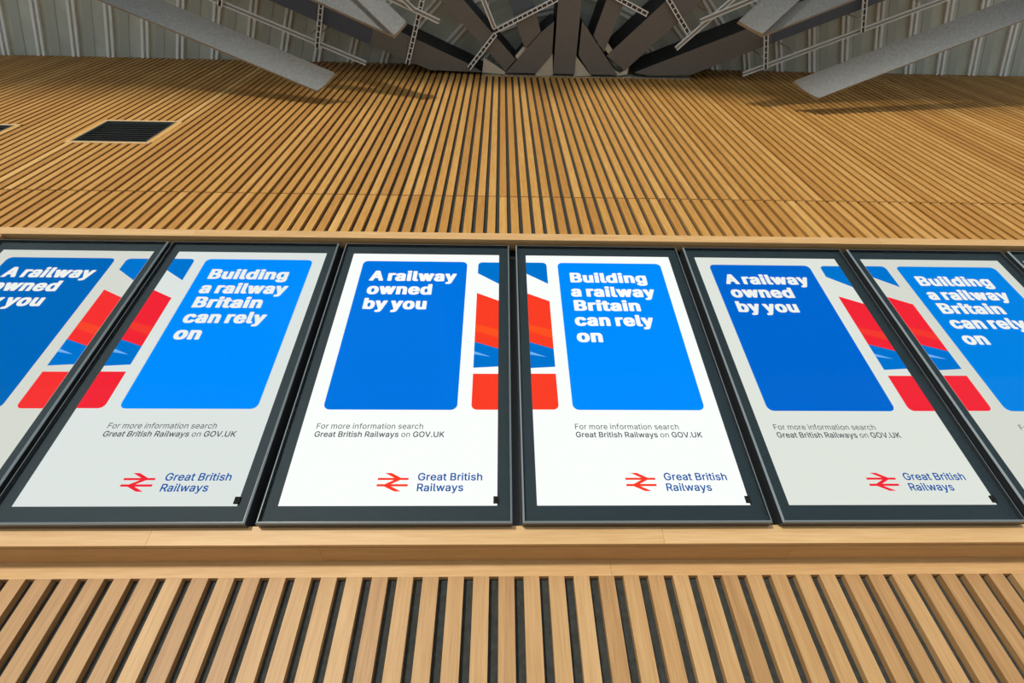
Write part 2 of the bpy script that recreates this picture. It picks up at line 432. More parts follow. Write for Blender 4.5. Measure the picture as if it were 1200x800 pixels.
# ------------------------------------------------------------------ lettering outlines (units 1/1000 em: advance, contours)
GLYPHS = {
 'heavy': {
  'A': [530,[[-30,-17,-15,-24,117,-24,129,-19,134,-13,178,113,185,118,299,117,347,-15,359,-23,493,-24,509,-15,512,3,509,21,327,517,319,527,307,532,169,532,153,523,-29,23,-33,1],[219,223,229,259,239,282,261,225,257,222]]],
  'B': [506,[[14,-17,29,-24,325,-22,373,-9,405,7,424,21,443,42,455,65,464,93,468,125,464,181,449,221,431,246,405,269,422,285,437,309,446,343,448,389,439,435,432,453,414,479,392,499,355,519,303,532,29,532,13,523,10,503,10,5],[176,83,176,205,231,206,245,203,269,193,291,174,299,159,306,137,298,115,287,101,267,89,237,82],[176,311,175,426,217,428,249,421,263,414,277,397,286,373,283,359,270,335,239,315,217,310]]],
  'a': [439,[[18,7,39,-9,59,-19,105,-32,215,-32,251,-24,367,-24,382,-17,386,5,386,275,381,305,374,329,359,354,339,374,301,395,263,406,139,408,85,395,53,379,24,357,7,335,-5,311,-6,277,3,268,63,250,133,250,147,258,169,288,195,301,213,290,226,261,221,256,209,252,125,242,69,229,27,209,2,187,-13,157,-20,101,-16,67,-7,41],[153,84,142,107,147,117,157,128,195,141,225,144,221,121,202,91,173,75]]],
  'b': [474,[[6,-17,21,-24,143,-24,179,-32,281,-32,313,-25,349,-9,371,6,390,25,411,55,427,93,440,163,440,213,429,277,409,325,394,347,369,372,325,397,283,408,165,408,162,521,149,531,21,532,9,527,4,521,2,5],[197,92,180,115,167,151,162,181,164,217,171,241,187,273,207,293,223,299,244,285,267,247,278,209,278,169,266,127,241,90,219,78]]],
  'c': [446,[[38,25,69,-1,99,-18,127,-27,155,-32,275,-30,317,-17,359,8,385,34,403,65,412,99,410,115,406,121,395,127,345,140,269,139,257,132,245,107,229,88,216,79,205,77,190,85,176,99,161,122,148,161,146,201,157,243,169,267,191,292,207,300,225,291,238,279,255,247,267,239,341,238,405,257,410,263,409,293,395,327,376,353,353,373,317,394,263,408,137,406,99,394,75,381,49,362,21,329,3,295,-10,253,-16,205,-14,151,-3,97,15,57]]],
  'd': [474,[[38,21,77,-10,101,-21,143,-32,247,-32,283,-24,403,-24,418,-17,422,5,422,503,420,521,416,527,403,532,279,532,271,530,263,523,260,505,259,408,143,408,111,401,63,377,25,340,3,299,-7,267,-16,207,-16,171,-10,121,1,83,21,43],[182,91,162,119,151,151,146,175,146,205,153,235,165,263,189,292,207,299,231,282,249,253,260,219,262,173,251,131,232,97,219,85,205,77]]],
  'e': [454,[[36,27,61,5,95,-16,129,-27,159,-32,283,-30,319,-19,367,8,393,34,411,69,414,89,411,107,407,111,341,130,273,130,258,121,237,88,223,79,209,76,187,87,170,103,151,143,157,146,403,146,417,152,422,173,422,195,413,271,396,319,370,355,343,377,313,394,285,403,259,408,135,406,97,394,51,364,25,335,3,295,-10,253,-16,203,-14,149,-5,103,13,59],[156,245,156,253,170,275,187,291,205,300,229,285,251,249,247,244]]],
  'g': [475,[[30,-123,63,-148,91,-161,119,-170,145,-174,267,-174,311,-165,349,-150,375,-132,397,-108,415,-69,422,-29,422,375,420,393,416,399,403,404,275,403,249,408,141,408,105,399,73,383,48,365,25,340,1,295,-12,245,-16,175,-9,123,6,75,32,37,59,13,112,-15,65,-17,6,-51,2,-71,5,-89],[168,-49,147,-19,255,-18,259,-21,249,-43,239,-54,227,-62,209,-69,189,-64],[179,104,165,123,153,149,146,177,146,207,151,229,165,263,187,290,207,299,234,279,249,255,262,213,262,171,250,131,229,102,205,89]]],
  'i': [217,[[6,-17,21,-24,145,-24,161,-15,164,5,164,375,161,395,149,403,21,404,5,395,2,375,2,5],[2,443,21,427,47,418,119,418,133,421,156,433,167,445,173,457,176,489,171,515,152,537,127,547,45,548,33,545,7,530,-5,509,-8,475,-5,457]]],
  'l': [239,[[22,9,45,-11,85,-26,193,-26,215,-21,228,-11,228,23,217,69,203,78,169,79,164,89,164,503,161,523,149,531,21,532,9,527,4,521,2,79,9,35]]],
  'n': [460,[[6,-17,21,-24,145,-24,161,-15,164,5,164,239,169,255,181,278,194,291,209,298,220,293,229,283,239,267,246,245,246,5,249,-15,265,-24,389,-24,404,-17,408,5,406,269,399,309,392,331,377,356,355,378,317,399,281,408,175,408,151,403,21,404,6,397,2,375,2,5]]],
  'o': [465,[[38,25,69,-1,99,-18,127,-27,155,-32,259,-32,285,-28,321,-16,361,10,387,36,408,69,423,115,430,159,430,219,417,283,397,325,373,356,355,371,317,394,289,403,263,408,137,406,99,394,75,381,49,362,21,329,3,295,-10,253,-16,205,-14,151,-3,97,15,57],[187,88,173,103,157,133,146,173,146,203,157,243,169,267,191,292,209,300,229,288,252,259,265,223,270,181,261,139,240,99,219,81,209,77]]],
  'r': [309,[[6,-17,21,-24,145,-24,161,-15,164,5,164,241,167,253,181,278,205,295,215,298,277,298,290,305,294,327,294,379,292,397,287,403,275,408,161,408,143,404,21,404,5,395,2,375,2,5]]],
  't': [277,[[43,6,59,-7,87,-21,119,-28,223,-28,249,-22,260,-11,260,25,248,71,235,78,185,78,176,95,176,301,181,304,237,304,250,311,254,333,252,393,248,399,237,404,177,406,174,485,161,495,33,496,25,494,16,485,13,406,-29,403,-42,393,-44,333,-41,313,-29,305,9,304,14,301,14,93,21,45,29,25]]],
  'u': [460,[[43,12,61,-3,87,-17,113,-26,147,-30,217,-30,261,-23,389,-24,404,-17,408,5,408,375,403,398,389,404,265,404,249,395,246,375,246,143,239,121,229,103,214,87,201,81,179,99,164,133,164,375,161,395,145,404,21,404,6,397,2,375,2,129,6,91,15,57,27,33]]],
  'w': [617,[[91,-16,107,-24,229,-24,241,-19,249,-7,283,106,287,99,319,-11,325,-19,337,-24,461,-24,474,-19,479,-11,591,359,594,377,590,397,575,404,449,404,437,399,431,391,401,285,397,280,365,393,359,399,347,404,217,403,207,398,203,391,175,291,169,278,135,395,131,399,119,404,-9,404,-22,399,-26,393,-25,363]]],
  'y': [439,[[2,-157,19,-165,55,-170,149,-168,195,-149,214,-135,229,-118,257,-61,417,357,421,379,420,393,416,399,403,404,275,404,262,399,255,389,195,228,191,233,133,393,128,399,115,404,-13,404,-28,397,-31,377,-25,349,108,-1,98,-33,89,-49,79,-60,29,-62,13,-73,0,-119,-2,-137]]],
  ' ': [138,[]],
 },
 'regular': {
  'F': [422,[[59,-3,121,-4,127,1,130,217,343,218,350,225,350,273,345,282,129,284,129,446,369,448,374,457,371,511,58,509]]],
  'a': [401,[[59,24,81,7,115,-7,181,-12,233,5,271,37,275,-3,338,-1,340,275,322,329,295,359,267,375,229,386,157,386,119,375,95,363,71,345,53,323,39,295,41,287,99,270,126,303,153,319,179,326,223,323,243,315,258,303,265,291,272,263,270,247,259,237,103,209,69,193,48,175,31,141,26,101,37,57],[109,70,97,93,96,115,101,129,117,145,161,161,271,179,272,133,267,111,251,82,235,69,199,53,157,50,131,57]]],
  'c': [408,[[84,37,111,15,137,1,187,-12,227,-12,261,-5,295,9,316,23,345,55,363,91,363,105,309,120,302,117,284,85,249,59,213,50,167,58,147,70,123,97,107,135,100,173,102,219,113,259,128,287,165,317,201,326,245,319,268,307,284,291,303,258,363,273,363,283,349,315,331,340,311,357,279,375,243,386,171,386,117,365,91,346,67,317,41,263,32,225,30,171,37,127,47,97,67,59]]],
  'e': [416,[[82,39,121,9,143,-1,191,-12,231,-12,275,-3,309,13,337,36,355,59,367,85,365,95,307,110,286,79,257,59,221,50,167,59,144,71,123,92,111,115,102,145,100,161,105,166,373,167,374,229,361,281,335,330,295,365,251,383,227,388,167,385,135,375,107,359,79,334,63,311,43,269,35,239,30,171,45,101,65,61],[102,225,111,265,125,288,151,311,195,326,243,319,273,300,295,265,304,231,299,224]]],
  'f': [266,[[79,-3,139,-4,145,1,146,321,225,324,232,333,229,383,148,385,146,431,153,452,175,467,203,470,229,465,245,517,239,527,207,534,175,534,123,517,102,501,83,469,76,437,75,386,9,384,3,379,5,325,76,321]]],
  'h': [422,[[51,-3,111,-4,117,1,118,241,123,265,135,289,153,307,183,321,209,325,237,321,261,309,275,295,287,271,292,247,293,1,299,-4,355,-4,362,3,362,241,358,281,348,315,330,345,303,369,271,383,247,388,207,388,175,379,148,365,119,337,118,503,111,512,55,512,48,505]]],
  'i': [179,[[51,-3,111,-4,118,3,118,375,111,384,55,384,48,377],[48,455,63,443,81,438,111,447,130,475,130,491,123,507,109,521,91,528,67,525,53,517,38,489,39,473]]],
  'm': [622,[[51,-3,111,-4,117,1,121,267,129,287,147,308,189,326,211,326,237,317,260,297,267,281,273,-3,333,-4,339,1,340,263,349,289,366,309,383,319,407,326,431,326,457,318,479,300,487,285,492,261,493,1,499,-4,557,-3,560,277,553,309,533,347,508,371,487,381,453,390,419,390,367,373,341,354,317,324,300,353,273,377,235,390,207,390,157,373,117,335,113,383,51,383]]],
  'n': [422,[[51,-3,111,-4,117,1,118,241,123,265,135,289,153,307,183,321,209,325,237,321,261,309,275,295,287,271,292,247,293,1,299,-4,360,-1,360,269,342,327,311,363,271,383,207,388,155,369,117,333,113,383,50,381]]],
  'o': [427,[[84,37,111,15,137,1,173,-10,225,-12,261,-5,291,7,317,24,347,57,365,89,379,131,384,159,384,219,373,267,360,299,340,329,313,355,283,374,253,384,229,388,171,386,117,365,91,346,67,317,41,263,32,225,30,171,37,127,47,97,67,59],[145,72,117,107,104,145,100,201,113,259,128,287,165,317,201,326,245,319,268,307,286,289,300,267,309,239,316,183,312,147,301,113,287,88,271,72,231,53,185,53]]],
  'r': [271,[[51,-3,111,-4,117,1,118,249,123,269,143,298,171,315,201,322,245,319,248,379,245,387,195,388,175,383,144,367,119,339,113,383,55,384,49,379]]],
  's': [377,[[62,31,87,11,125,-5,161,-12,203,-12,247,-3,271,7,296,23,319,51,331,77,336,107,329,141,313,170,285,193,259,205,139,239,119,254,112,273,116,295,129,310,149,321,175,328,203,328,233,317,248,305,269,274,323,286,327,293,313,325,298,347,267,371,211,388,141,384,99,367,74,349,59,329,47,303,42,273,49,239,65,210,81,195,113,177,241,140,259,123,264,107,261,87,245,68,219,55,197,50,165,50,129,63,109,80,93,110,39,99,32,91,39,69]]],
  't': [239,[[86,21,121,-1,151,-8,203,-5,213,-1,216,7,203,57,151,57,137,67,130,87,130,321,205,325,208,375,201,384,131,386,130,467,123,476,63,475,59,386,7,384,2,375,5,325,60,321,60,95,69,49]]],
  ' ': [176,[]],
 },
 'medium': {
  '.': [200,[[51,-1,79,-16,113,-16,135,-6,148,11,154,31,152,61,144,79,127,93,113,98,75,98,53,86,41,67,36,47,39,21]]],
  'B': [468,[[51,-11,279,-12,311,-8,371,15,397,36,411,55,425,89,432,125,432,151,423,193,396,239,358,267,386,291,401,315,412,359,412,389,403,429,387,461,368,483,345,499,311,513,277,520,49,517,46,5],[140,71,141,218,271,215,310,197,334,167,342,143,339,121,324,95,303,81,261,70],[140,299,140,439,257,438,295,423,313,403,322,381,321,359,307,330,283,311,243,298]]],
  'G': [532,[[92,53,137,15,183,-7,233,-18,305,-18,341,-11,397,13,423,32,455,69,479,117,490,163,492,251,487,267,273,267,268,251,268,205,273,189,395,188,400,183,388,139,361,102,325,78,283,66,255,66,217,77,173,104,144,141,129,175,120,209,118,285,125,321,136,353,153,382,179,410,223,435,267,444,303,437,331,425,371,390,399,337,485,339,488,351,483,373,463,423,430,467,397,493,357,513,307,526,243,528,211,524,179,515,145,499,103,468,79,439,52,393,39,353,28,297,26,235,32,185,45,135,65,91]]],
  'K': [479,[[51,-11,135,-9,138,157,197,218,361,-10,459,-9,457,15,264,287,452,489,458,499,455,519,351,518,141,289,135,517,49,517,46,5]]],
  'O': [545,[[102,43,141,13,189,-9,231,-18,305,-18,351,-7,393,13,432,43,463,83,485,127,504,201,506,289,502,319,489,371,467,419,438,459,391,497,353,515,309,526,245,528,213,524,171,511,131,489,96,459,73,429,49,383,35,335,26,273,26,235,32,185,47,131,67,89],[173,104,138,153,120,209,118,283,125,321,136,353,149,376,177,408,219,433,267,444,323,430,354,411,372,393,396,357,407,327,416,277,416,231,411,197,400,161,383,131,360,103,337,87,301,71,277,66,233,71,193,89]]],
  'R': [461,[[51,-11,135,-9,138,181,143,186,237,183,343,-11,439,-9,438,13,337,199,380,231,403,263,415,293,424,345,418,401,406,437,387,466,349,497,317,511,273,520,49,517,46,5],[139,270,140,439,255,438,291,426,315,406,329,375,332,349,326,319,317,302,302,287,283,277,251,268]]],
  'U': [529,[[94,41,131,11,181,-11,229,-20,289,-20,359,-4,404,23,431,50,459,101,472,173,472,503,467,519,381,517,375,149,363,121,338,91,305,73,267,64,227,68,199,79,171,99,148,131,138,169,136,515,129,520,49,517,46,159,63,89]]],
  'V': [492,[[192,-9,283,-12,291,-7,467,477,475,505,471,519,383,517,241,109,97,515,89,520,7,517,4,505,11,481]]],
  'a': [401,[[46,21,81,-6,129,-20,205,-17,229,-10,259,9,269,-12,347,-9,350,275,343,307,332,335,304,367,275,383,237,394,149,394,111,383,87,371,61,352,43,330,28,293,31,281,39,277,89,262,107,262,128,289,149,305,183,317,203,318,227,311,246,299,257,281,262,263,260,251,245,243,95,217,61,201,38,181,23,151,16,101,25,57],[118,77,107,97,106,113,125,137,171,154,261,166,262,133,257,115,240,87,221,73,199,63,165,58,139,65]]],
  'e': [416,[[72,33,113,1,141,-11,185,-20,239,-20,283,-11,313,2,357,41,375,75,378,89,373,103,315,118,299,118,278,87,257,71,209,58,175,67,151,80,129,105,112,145,112,155,117,158,383,161,384,229,369,291,345,336,309,369,283,383,235,396,161,394,105,371,61,329,33,273,22,225,20,171,37,91,55,55],[114,233,125,267,149,296,175,311,203,318,235,311,263,293,280,271,293,235]]],
  'h': [422,[[43,-11,125,-9,131,255,141,277,159,298,179,309,203,316,229,313,253,301,269,283,279,261,285,-9,365,-12,372,3,372,241,368,281,356,325,340,351,311,377,257,396,187,393,163,386,129,366,128,503,121,520,45,520,38,505,38,5]]],
  'i': [179,[[43,-11,121,-12,128,3,128,375,121,392,45,392,38,377,38,5],[38,449,55,435,73,430,95,430,119,439,131,451,140,475,133,513,117,529,99,536,69,536,45,525,33,510,28,489,31,463]]],
  'l': [201,[[59,14,83,-6,113,-14,181,-11,191,-7,194,5,181,63,139,67,128,83,128,503,121,520,45,520,38,505,38,79,45,41]]],
  'r': [271,[[43,-11,125,-9,131,259,151,290,179,307,209,314,235,310,255,313,258,379,253,395,185,396,153,386,129,369,119,392,41,389,38,5]]],
  's': [377,[[52,25,79,3,117,-13,153,-20,211,-20,255,-11,279,-1,304,15,329,45,339,67,346,107,339,145,323,176,305,193,277,209,149,246,131,258,122,275,129,293,138,303,157,313,183,320,225,309,238,299,261,266,283,266,333,279,336,301,323,331,308,353,275,379,219,396,143,394,91,375,65,356,49,335,39,313,32,273,39,235,54,205,73,187,105,169,233,132,249,118,254,105,247,87,229,71,203,61,175,58,149,65,129,76,103,117,79,118,31,107,25,103,23,93,27,71,39,43]]],
  't': [239,[[76,15,113,-9,145,-16,211,-13,222,-9,226,5,211,65,159,65,147,72,140,87,140,313,213,317,218,333,218,375,211,392,141,394,140,467,133,484,55,483,50,467,49,394,-1,392,-8,377,-5,319,50,313,50,95,57,51]]],
  'w': [579,[[126,-9,203,-12,211,-7,283,243,357,-9,441,-9,551,351,558,377,555,389,469,389,397,138,329,387,321,392,243,391,169,137,99,389,13,391,11,369]]],
  'y': [401,[[37,-149,81,-158,133,-153,168,-137,201,-99,381,363,385,379,381,391,301,392,293,387,195,118,97,387,89,392,7,389,5,377,11,355,146,-1,135,-35,117,-65,93,-77,57,-74,49,-79,34,-135]]],
  ' ': [176,[]],
 },
}

def fill_2d(loops, name):
    """flat mesh in x/z from closed outlines with holes"""
    cu = bpy.data.curves.new(name, 'CURVE'); cu.dimensions = '2D'; cu.fill_mode = 'FRONT'
    for L in loops:
        sp = cu.splines.new('POLY'); sp.points.add(len(L) - 1)
        for p, (x, y) in zip(sp.points, L): p.co = (x, y, 0, 1)
        sp.use_cyclic_u = True
    tmp = bpy.data.objects.new(name, cu); C.objects.link(tmp)
    me = bpy.data.meshes.new_from_object(tmp)
    bpy.data.objects.remove(tmp); bpy.data.curves.remove(cu)
    return [(v.co.x, v.co.y) for v in me.vertices], [tuple(p.vertices) for p in me.polygons]

def line_loops(runs, x0, x1, base, cap):
    """outlines of one line of lettering, fitted between x0 and x1"""
    loops = []; pen = 0.0
    for style, text in runs:
        G = GLYPHS[style]
        for ch in text:
            adv, cs = G[ch]
            for c in cs:
                loops.append([(pen + c[i], c[i + 1]) for i in range(0, len(c), 2)])
            pen += adv
    lo = min(p[0] for l in loops for p in l); hi = max(p[0] for l in loops for p in l)
    G = GLYPHS[runs[0][0]]
    caph = {'heavy': 'B', 'regular': 'F', 'medium': 'B'}[runs[0][0]]
    ys = [v for c in G[caph][1] for v in c[1::2]]
    y0, y1 = min(ys), max(ys)
    return [[(x0 + (x - lo) / (hi - lo) * (x1 - x0), base + (y - y0) / (y1 - y0) * cap) for x, y in l] for l in loops]

def rounded(x0, x1, y0, y1, r, corners='abcd'):
    """rectangle outline; corners a=bottom left b=bottom right c=top right d=top left are rounded"""
    out = []
    for k, cx, cy, a0 in (('a', x0 + r, y0 + r, 180), ('b', x1 - r, y0 + r, 270), ('c', x1 - r, y1 - r, 0), ('d', x0 + r, y1 - r, 90)):
        if k in corners:
            out += [(cx + r * math.cos(math.radians(a0 + t)), cy + r * math.sin(math.radians(a0 + t))) for t in range(0, 91, 15)]
        else:
            out.append({'a': (x0, y0), 'b': (x1, y0), 'c': (x1, y1), 'd': (x0, y1)}[k])
    return out

# artwork in fractions of the panel width
ART = {}
def art(key, groups):
    """groups: list of outline lists, merged into one flat mesh, scaled to metres"""
    V, F = [], []
    for loops in groups:
        v, f = fill_2d(loops, key)
        b = len(V); V += v; F += [tuple(i + b for i in p) for p in f]
    ART[key] = ([(x * SW, y * SW) for x, y in V], F)

def T(style, text, x0, x1, base, cap): return line_loops([(style, text)], x0, x1, base, cap)
FLAG_X = {'A': (0.859, 1.0), 'B': (0.0, 0.1395)}
art('A_block', [[rounded(0.082, 0.784, 0.517, 1.701, 0.035)]])
art('B_block', [[rounded(0.215, 0.925, 0.5195, 1.703, 0.035)]])
for n_, (txt, x0_, x1_, b_) in enumerate((('A railway', 0.149, 0.720, 1.506), ('owned', 0.152, 0.568, 1.380), ('by you', 0.152, 0.547, 1.249))):
    art('A_headline%d' % n_, [T('heavy', txt, x0_, x1_, b_, 0.097)])
for n_, (txt, x0_, x1_, b_) in enumerate((('Building', 0.290, 0.802, 1.507), ('a railway', 0.283, 0.832, 1.3745), ('Britain', 0.292, 0.714, 1.2485),
                                          ('can rely', 0.285, 0.774, 1.121), ('on', 0.284, 0.440, 0.991))):
    art('B_headline%d' % n_, [T('heavy', txt, x0_, x1_, b_, 0.095)])
for k, sx in (('A', 0.0755), ('B', 0.2155)):
    art(k + '_info0', [T('regular', 'For more information search', sx, sx + 0.541, 0.402, 0.032)])
    art(k + '_info1', [line_loops([('medium', 'Great British Railways '), ('regular', 'on '), ('medium', 'GOV.UK')], sx, sx + 0.653, 0.355, 0.032)])
art('company0', [T('medium', 'Great British', 0.621, 0.9275, 0.123, 0.038)])
art('company1', [T('medium', 'Railways', 0.622, 0.8395, 0.0695, 0.038)])
# double arrow: two bars and a zigzag of three slanted strokes
art('symbol', [[[(0.4315, 0.1360), (0.5100, 0.1360), (0.4620, 0.1610), (0.4930, 0.1610), (0.5410, 0.1360), (0.5770, 0.1360), (0.5770, 0.1255), (0.5380, 0.1255),
                 (0.4970, 0.1045), (0.5770, 0.1045), (0.5770, 0.0935), (0.4985, 0.0935), (0.5480, 0.0690), (0.5170, 0.0690), (0.4660, 0.0935), (0.4315, 0.0935),
                 (0.4315, 0.1045), (0.4680, 0.1045), (0.5090, 0.1255), (0.4315, 0.1255)]]])
for k in 'AB':
    a, b = FLAG_X[k]
    r = 0.03
    if k == 'A':
        top = [[(a, 1.588), (b, 1.487), (b, 1.699)] + [(a + r + r * math.cos(math.radians(t)), 1.699 - r + r * math.sin(math.radians(t))) for t in range(90, 181, 15)]]
        low = [rounded(a, b, 0.5185, 0.7545, r, 'a')]
    else:
        top = [[(a, 1.588), (b, 1.492)] + [(b - r + r * math.cos(math.radians(t)), 1.702 - r + r * math.sin(math.radians(t))) for t in range(0, 91, 15)] + [(a, 1.702)]]
        low = [rounded(a, b, 0.5205, 0.757, r, 'b')]
    art(k + '_flagblue0', [top])
    art(k + '_flagblue1', [[[(a, 0.989), (b, 0.938), (b, 0.806), (a, 0.796)]]])
    art(k + '_flagred0', [[[(a, 1.400), (b, 1.331), (b, 0.9375), (a, 0.9885)]]])
    art(k + '_flagred1', [low])
    art(k + '_flagband', [[[(a, 1.130), (b, 1.085), (b, 1.020), (a, 1.075)]]])
    art(k + '_flagwisp', [[[(a, 0.917), (a + 0.097, 0.876), (a, 0.894)]]])

def flat(key, name, y, mat, parent):
    V, F = ART[key]
    mb = MB()
    for f in F:
        mb.poly([(V[i][0] - SW / 2, y, V[i][1]) for i in f])
    me = bpy.data.meshes.new(name)
    me.from_pydata([(x - SW / 2, y, z) for x, z in V], [], F)
    me.materials.append(mat)
    bm = bmesh.new(); bm.from_mesh(me)
    for f in bm.faces:
        f.normal_update()
        if f.normal.y > 0: f.normal_flip()
    bm.to_mesh(me); bm.free()
    o = bpy.data.objects.new(name, me); C.objects.link(o); o.parent = parent
    return o

M_ink = glow('print_grey', (0.085, 0.095, 0.105), 1.0)
M_brand = glow('print_navy', (0.003, 0.09, 0.36), 1.0)
M_wisp = glow('print_light_blue', (0.16, 0.42, 0.87), 1.0)

def screen(cx, kind, label, white, blue, red, wcol=(0.97, 1.0, 0.97)):
    root = empty('poster_screen', (cx, B0.y, B0.z), (TAU, 0, 0))
    tag(root, label, 'screen', 'screens in the row')
    w, h0, h1 = OUT_W / 2, -EXT, SH + EXT
    # casing: black shell behind, with a chamfered rim round the glass
    mb = MB()
    mb.box(-w, w, 0.003, 0.060, h0, h1)
    mb.build('casing', M_frame, root, bevel=0.002)
    c = 0.0045
    def ring(y, i):
        return [(-w + i, y, h0 + i), (w - i, y, h0 + i), (w - i, y, h1 - i), (-w + i, y, h1 - i)]
    mb = MB()
    rs = [ring(0.003, 0.0), ring(-GD + c, 0.0), ring(-GD, c), ring(-GD, c + 0.0012), ring(0.003, c + 0.0012)]
    for j in range(len(rs)):
        A, B = rs[j], rs[(j + 1) % len(rs)]
        for i in range(4):
            k = (i + 1) % 4
            mb.poly([A[i], A[k], B[k], B[i]], 1 if j in (1, 2) else 0)
    mb.build('rim', [M_frame, M_chamfer], root)
    # black border plate round the picture
    mb = MB()
    a, e = SW / 2, 0.0
    g = c + 0.0012
    for x0, x1, z0, z1 in ((-w + g, -a, h0 + g, h1 - g), (a, w - g, h0 + g, h1 - g), (-a, a, h0 + g, 0.0), (-a, a, SH, h1 - g)):
        mb.box(x0, x1, 0.0, 0.0029, z0, z1)
    mb.build('border', M_bezel, root)
    mb = MB(); mb.box(-a, a, 0.0002, 0.0029, 0, SH)
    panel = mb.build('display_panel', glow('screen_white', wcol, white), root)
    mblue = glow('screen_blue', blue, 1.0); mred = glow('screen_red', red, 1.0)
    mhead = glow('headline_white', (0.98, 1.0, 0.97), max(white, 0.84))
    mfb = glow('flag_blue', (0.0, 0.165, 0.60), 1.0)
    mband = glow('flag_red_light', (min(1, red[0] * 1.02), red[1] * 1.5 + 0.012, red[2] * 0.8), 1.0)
    flat(kind + '_block', 'colour_block', -0.0005, mblue, panel)
    for n_ in range(3 if kind == 'A' else 5):
        flat(kind + '_headline%d' % n_, 'headline_line', -0.0012, mhead, panel)
    for n_ in range(2):
        flat(kind + '_info%d' % n_, 'information_line', -0.0008, M_ink, panel)
        flat('company%d' % n_, 'company_lettering', -0.0008, M_brand, panel)
        flat(kind + '_flagblue%d' % n_, 'blue_flag_piece', -0.0008, mfb, panel)
        flat(kind + '_flagred%d' % n_, 'red_flag_piece', -0.0007, mred, panel)
    flat('symbol', 'arrow_symbol', -0.0008, glow('symbol_red', red, 1.0), panel)
    flat(kind + '_flagband', 'flag_highlight', -0.0011, mband, panel)
    flat(kind + '_flagwisp', 'flag_wisp', -0.0012, M_wisp, panel)
    # small dark sensor at the lower right corner of the picture
    mb = MB(); mb.box(a - 0.012, a + 0.004, -0.006, -0.0014, 0.006, 0.028)
    mb.build('sensor', M_sensor, root)
    mb = MB()
    i = c + 0.0012
    x0, x1, z0, z1 = -w + i, w - i, h0 + i, h1 - i
    mb.box(x0, x1, -GD + 0.0005, -GD + 0.0045, z0, z1)
    gl = mb.build('cover_glass', [M_glass, M_glass_back], root)
    for p in gl.data.polygons:
        p.material_index = 0 if p.normal.y < -0.9 else 1
    return root

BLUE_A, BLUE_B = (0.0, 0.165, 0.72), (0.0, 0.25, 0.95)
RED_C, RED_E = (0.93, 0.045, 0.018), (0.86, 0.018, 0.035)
SC = [  # dimmer whites and crimson reds off centre: viewing-angle falloff put into the colours
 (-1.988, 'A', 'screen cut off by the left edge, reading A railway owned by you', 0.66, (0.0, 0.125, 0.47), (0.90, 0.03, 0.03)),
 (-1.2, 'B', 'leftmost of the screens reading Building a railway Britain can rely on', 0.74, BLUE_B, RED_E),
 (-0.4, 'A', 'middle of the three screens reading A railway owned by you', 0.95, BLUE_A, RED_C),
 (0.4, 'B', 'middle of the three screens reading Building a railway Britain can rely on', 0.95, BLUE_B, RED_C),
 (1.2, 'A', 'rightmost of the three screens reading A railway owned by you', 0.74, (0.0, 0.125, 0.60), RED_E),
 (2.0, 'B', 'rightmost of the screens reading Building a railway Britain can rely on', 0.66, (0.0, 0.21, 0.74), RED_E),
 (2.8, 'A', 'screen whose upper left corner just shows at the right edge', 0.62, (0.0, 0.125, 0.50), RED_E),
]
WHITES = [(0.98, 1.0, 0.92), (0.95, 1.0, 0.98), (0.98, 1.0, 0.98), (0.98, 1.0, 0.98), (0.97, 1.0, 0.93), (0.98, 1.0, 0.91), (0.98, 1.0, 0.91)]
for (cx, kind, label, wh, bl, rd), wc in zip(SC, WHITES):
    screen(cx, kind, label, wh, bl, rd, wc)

# ------------------------------------------------------------------ ventilation grilles in the upper cladding
for n, (x0, x1, z0, z1) in enumerate(VENTS):
    zc = (z0 + z1) / 2
    root = empty('ventilation_grille', ((x0 + x1) / 2, wall_y(z0), z0))
    tag(root, ['dark louvred grille let into the upper slats, wholly in view at left',
               'dark louvred grille of which only the right corner shows at the left edge'][n], 'vent', 'grilles in the slatted wall')
    off = Matrix.Translation(-Vector(root.location))
    def vbox(mb, a, b, c, d, f0, f1, **k):
        mb.solid([(a, wall_y(c) + f0, c), (b, wall_y(c) + f0, c), (b, wall_y(c) + f1, c), (a, wall_y(c) + f1, c)],
                 [(a, wall_y(d) + f0, d), (b, wall_y(d) + f0, d), (b, wall_y(d) + f1, d), (a, wall_y(d) + f1, d)], **k)
    for a, b, c, d, hor in ((x0 - RIM, x1 + RIM, z0 - RIM + 0.001, z0 - 0.0005, True), (x0 - RIM, x1 + RIM, z1 + 0.0005, z1 + RIM - 0.001, True),
                            (x0 - RIM - 0.02, x0 - 0.0005, z0, z1, False), (x1 + 0.0005, x1 + RIM + 0.02, z0, z1, False)):
        mb = MB(); vbox(mb, a, b, c, d, -0.001, DEPTH, tone=0.85, seed=rng.random())
        o = mb.build('oak_surround', M_oak_h if hor else M_oak_u, root); o.matrix_parent_inverse = off
    mb = MB(); t = 0.014
    for a, b, c, d in ((x0, x1, z0, z0 + t), (x0, x1, z1 - t, z1), (x0, x0 + t, z0 + t, z1 - t), (x1 - t, x1, z0 + t, z1 - t)):
        vbox(mb, a, b, c, d, -0.003, DEPTH)
    o = mb.build('grille_frame', M_ventf, root); o.matrix_parent_inverse = off
    mb = MB(); k = 10; st = (z1 - z0 - 2 * t) / k
    for i in range(k):
        za = z0 + t + i * st
        zb = za + 0.012
        mb.solid([(x0 + t, wall_y(za) + 0.001, za), (x1 - t, wall_y(za) + 0.001, za), (x1 - t, wall_y(za) + 0.001, za + 0.004), (x0 + t, wall_y(za) + 0.001, za + 0.004)],
                 [(x0 + t, wall_y(zb) + 0.019, zb), (x1 - t, wall_y(zb) + 0.019, zb), (x1 - t, wall_y(zb) + 0.019, zb + 0.004), (x0 + t, wall_y(zb) + 0.019, zb + 0.004)])
    o = mb.build('louvre_blades', M_vent, root); o.matrix_parent_inverse = off

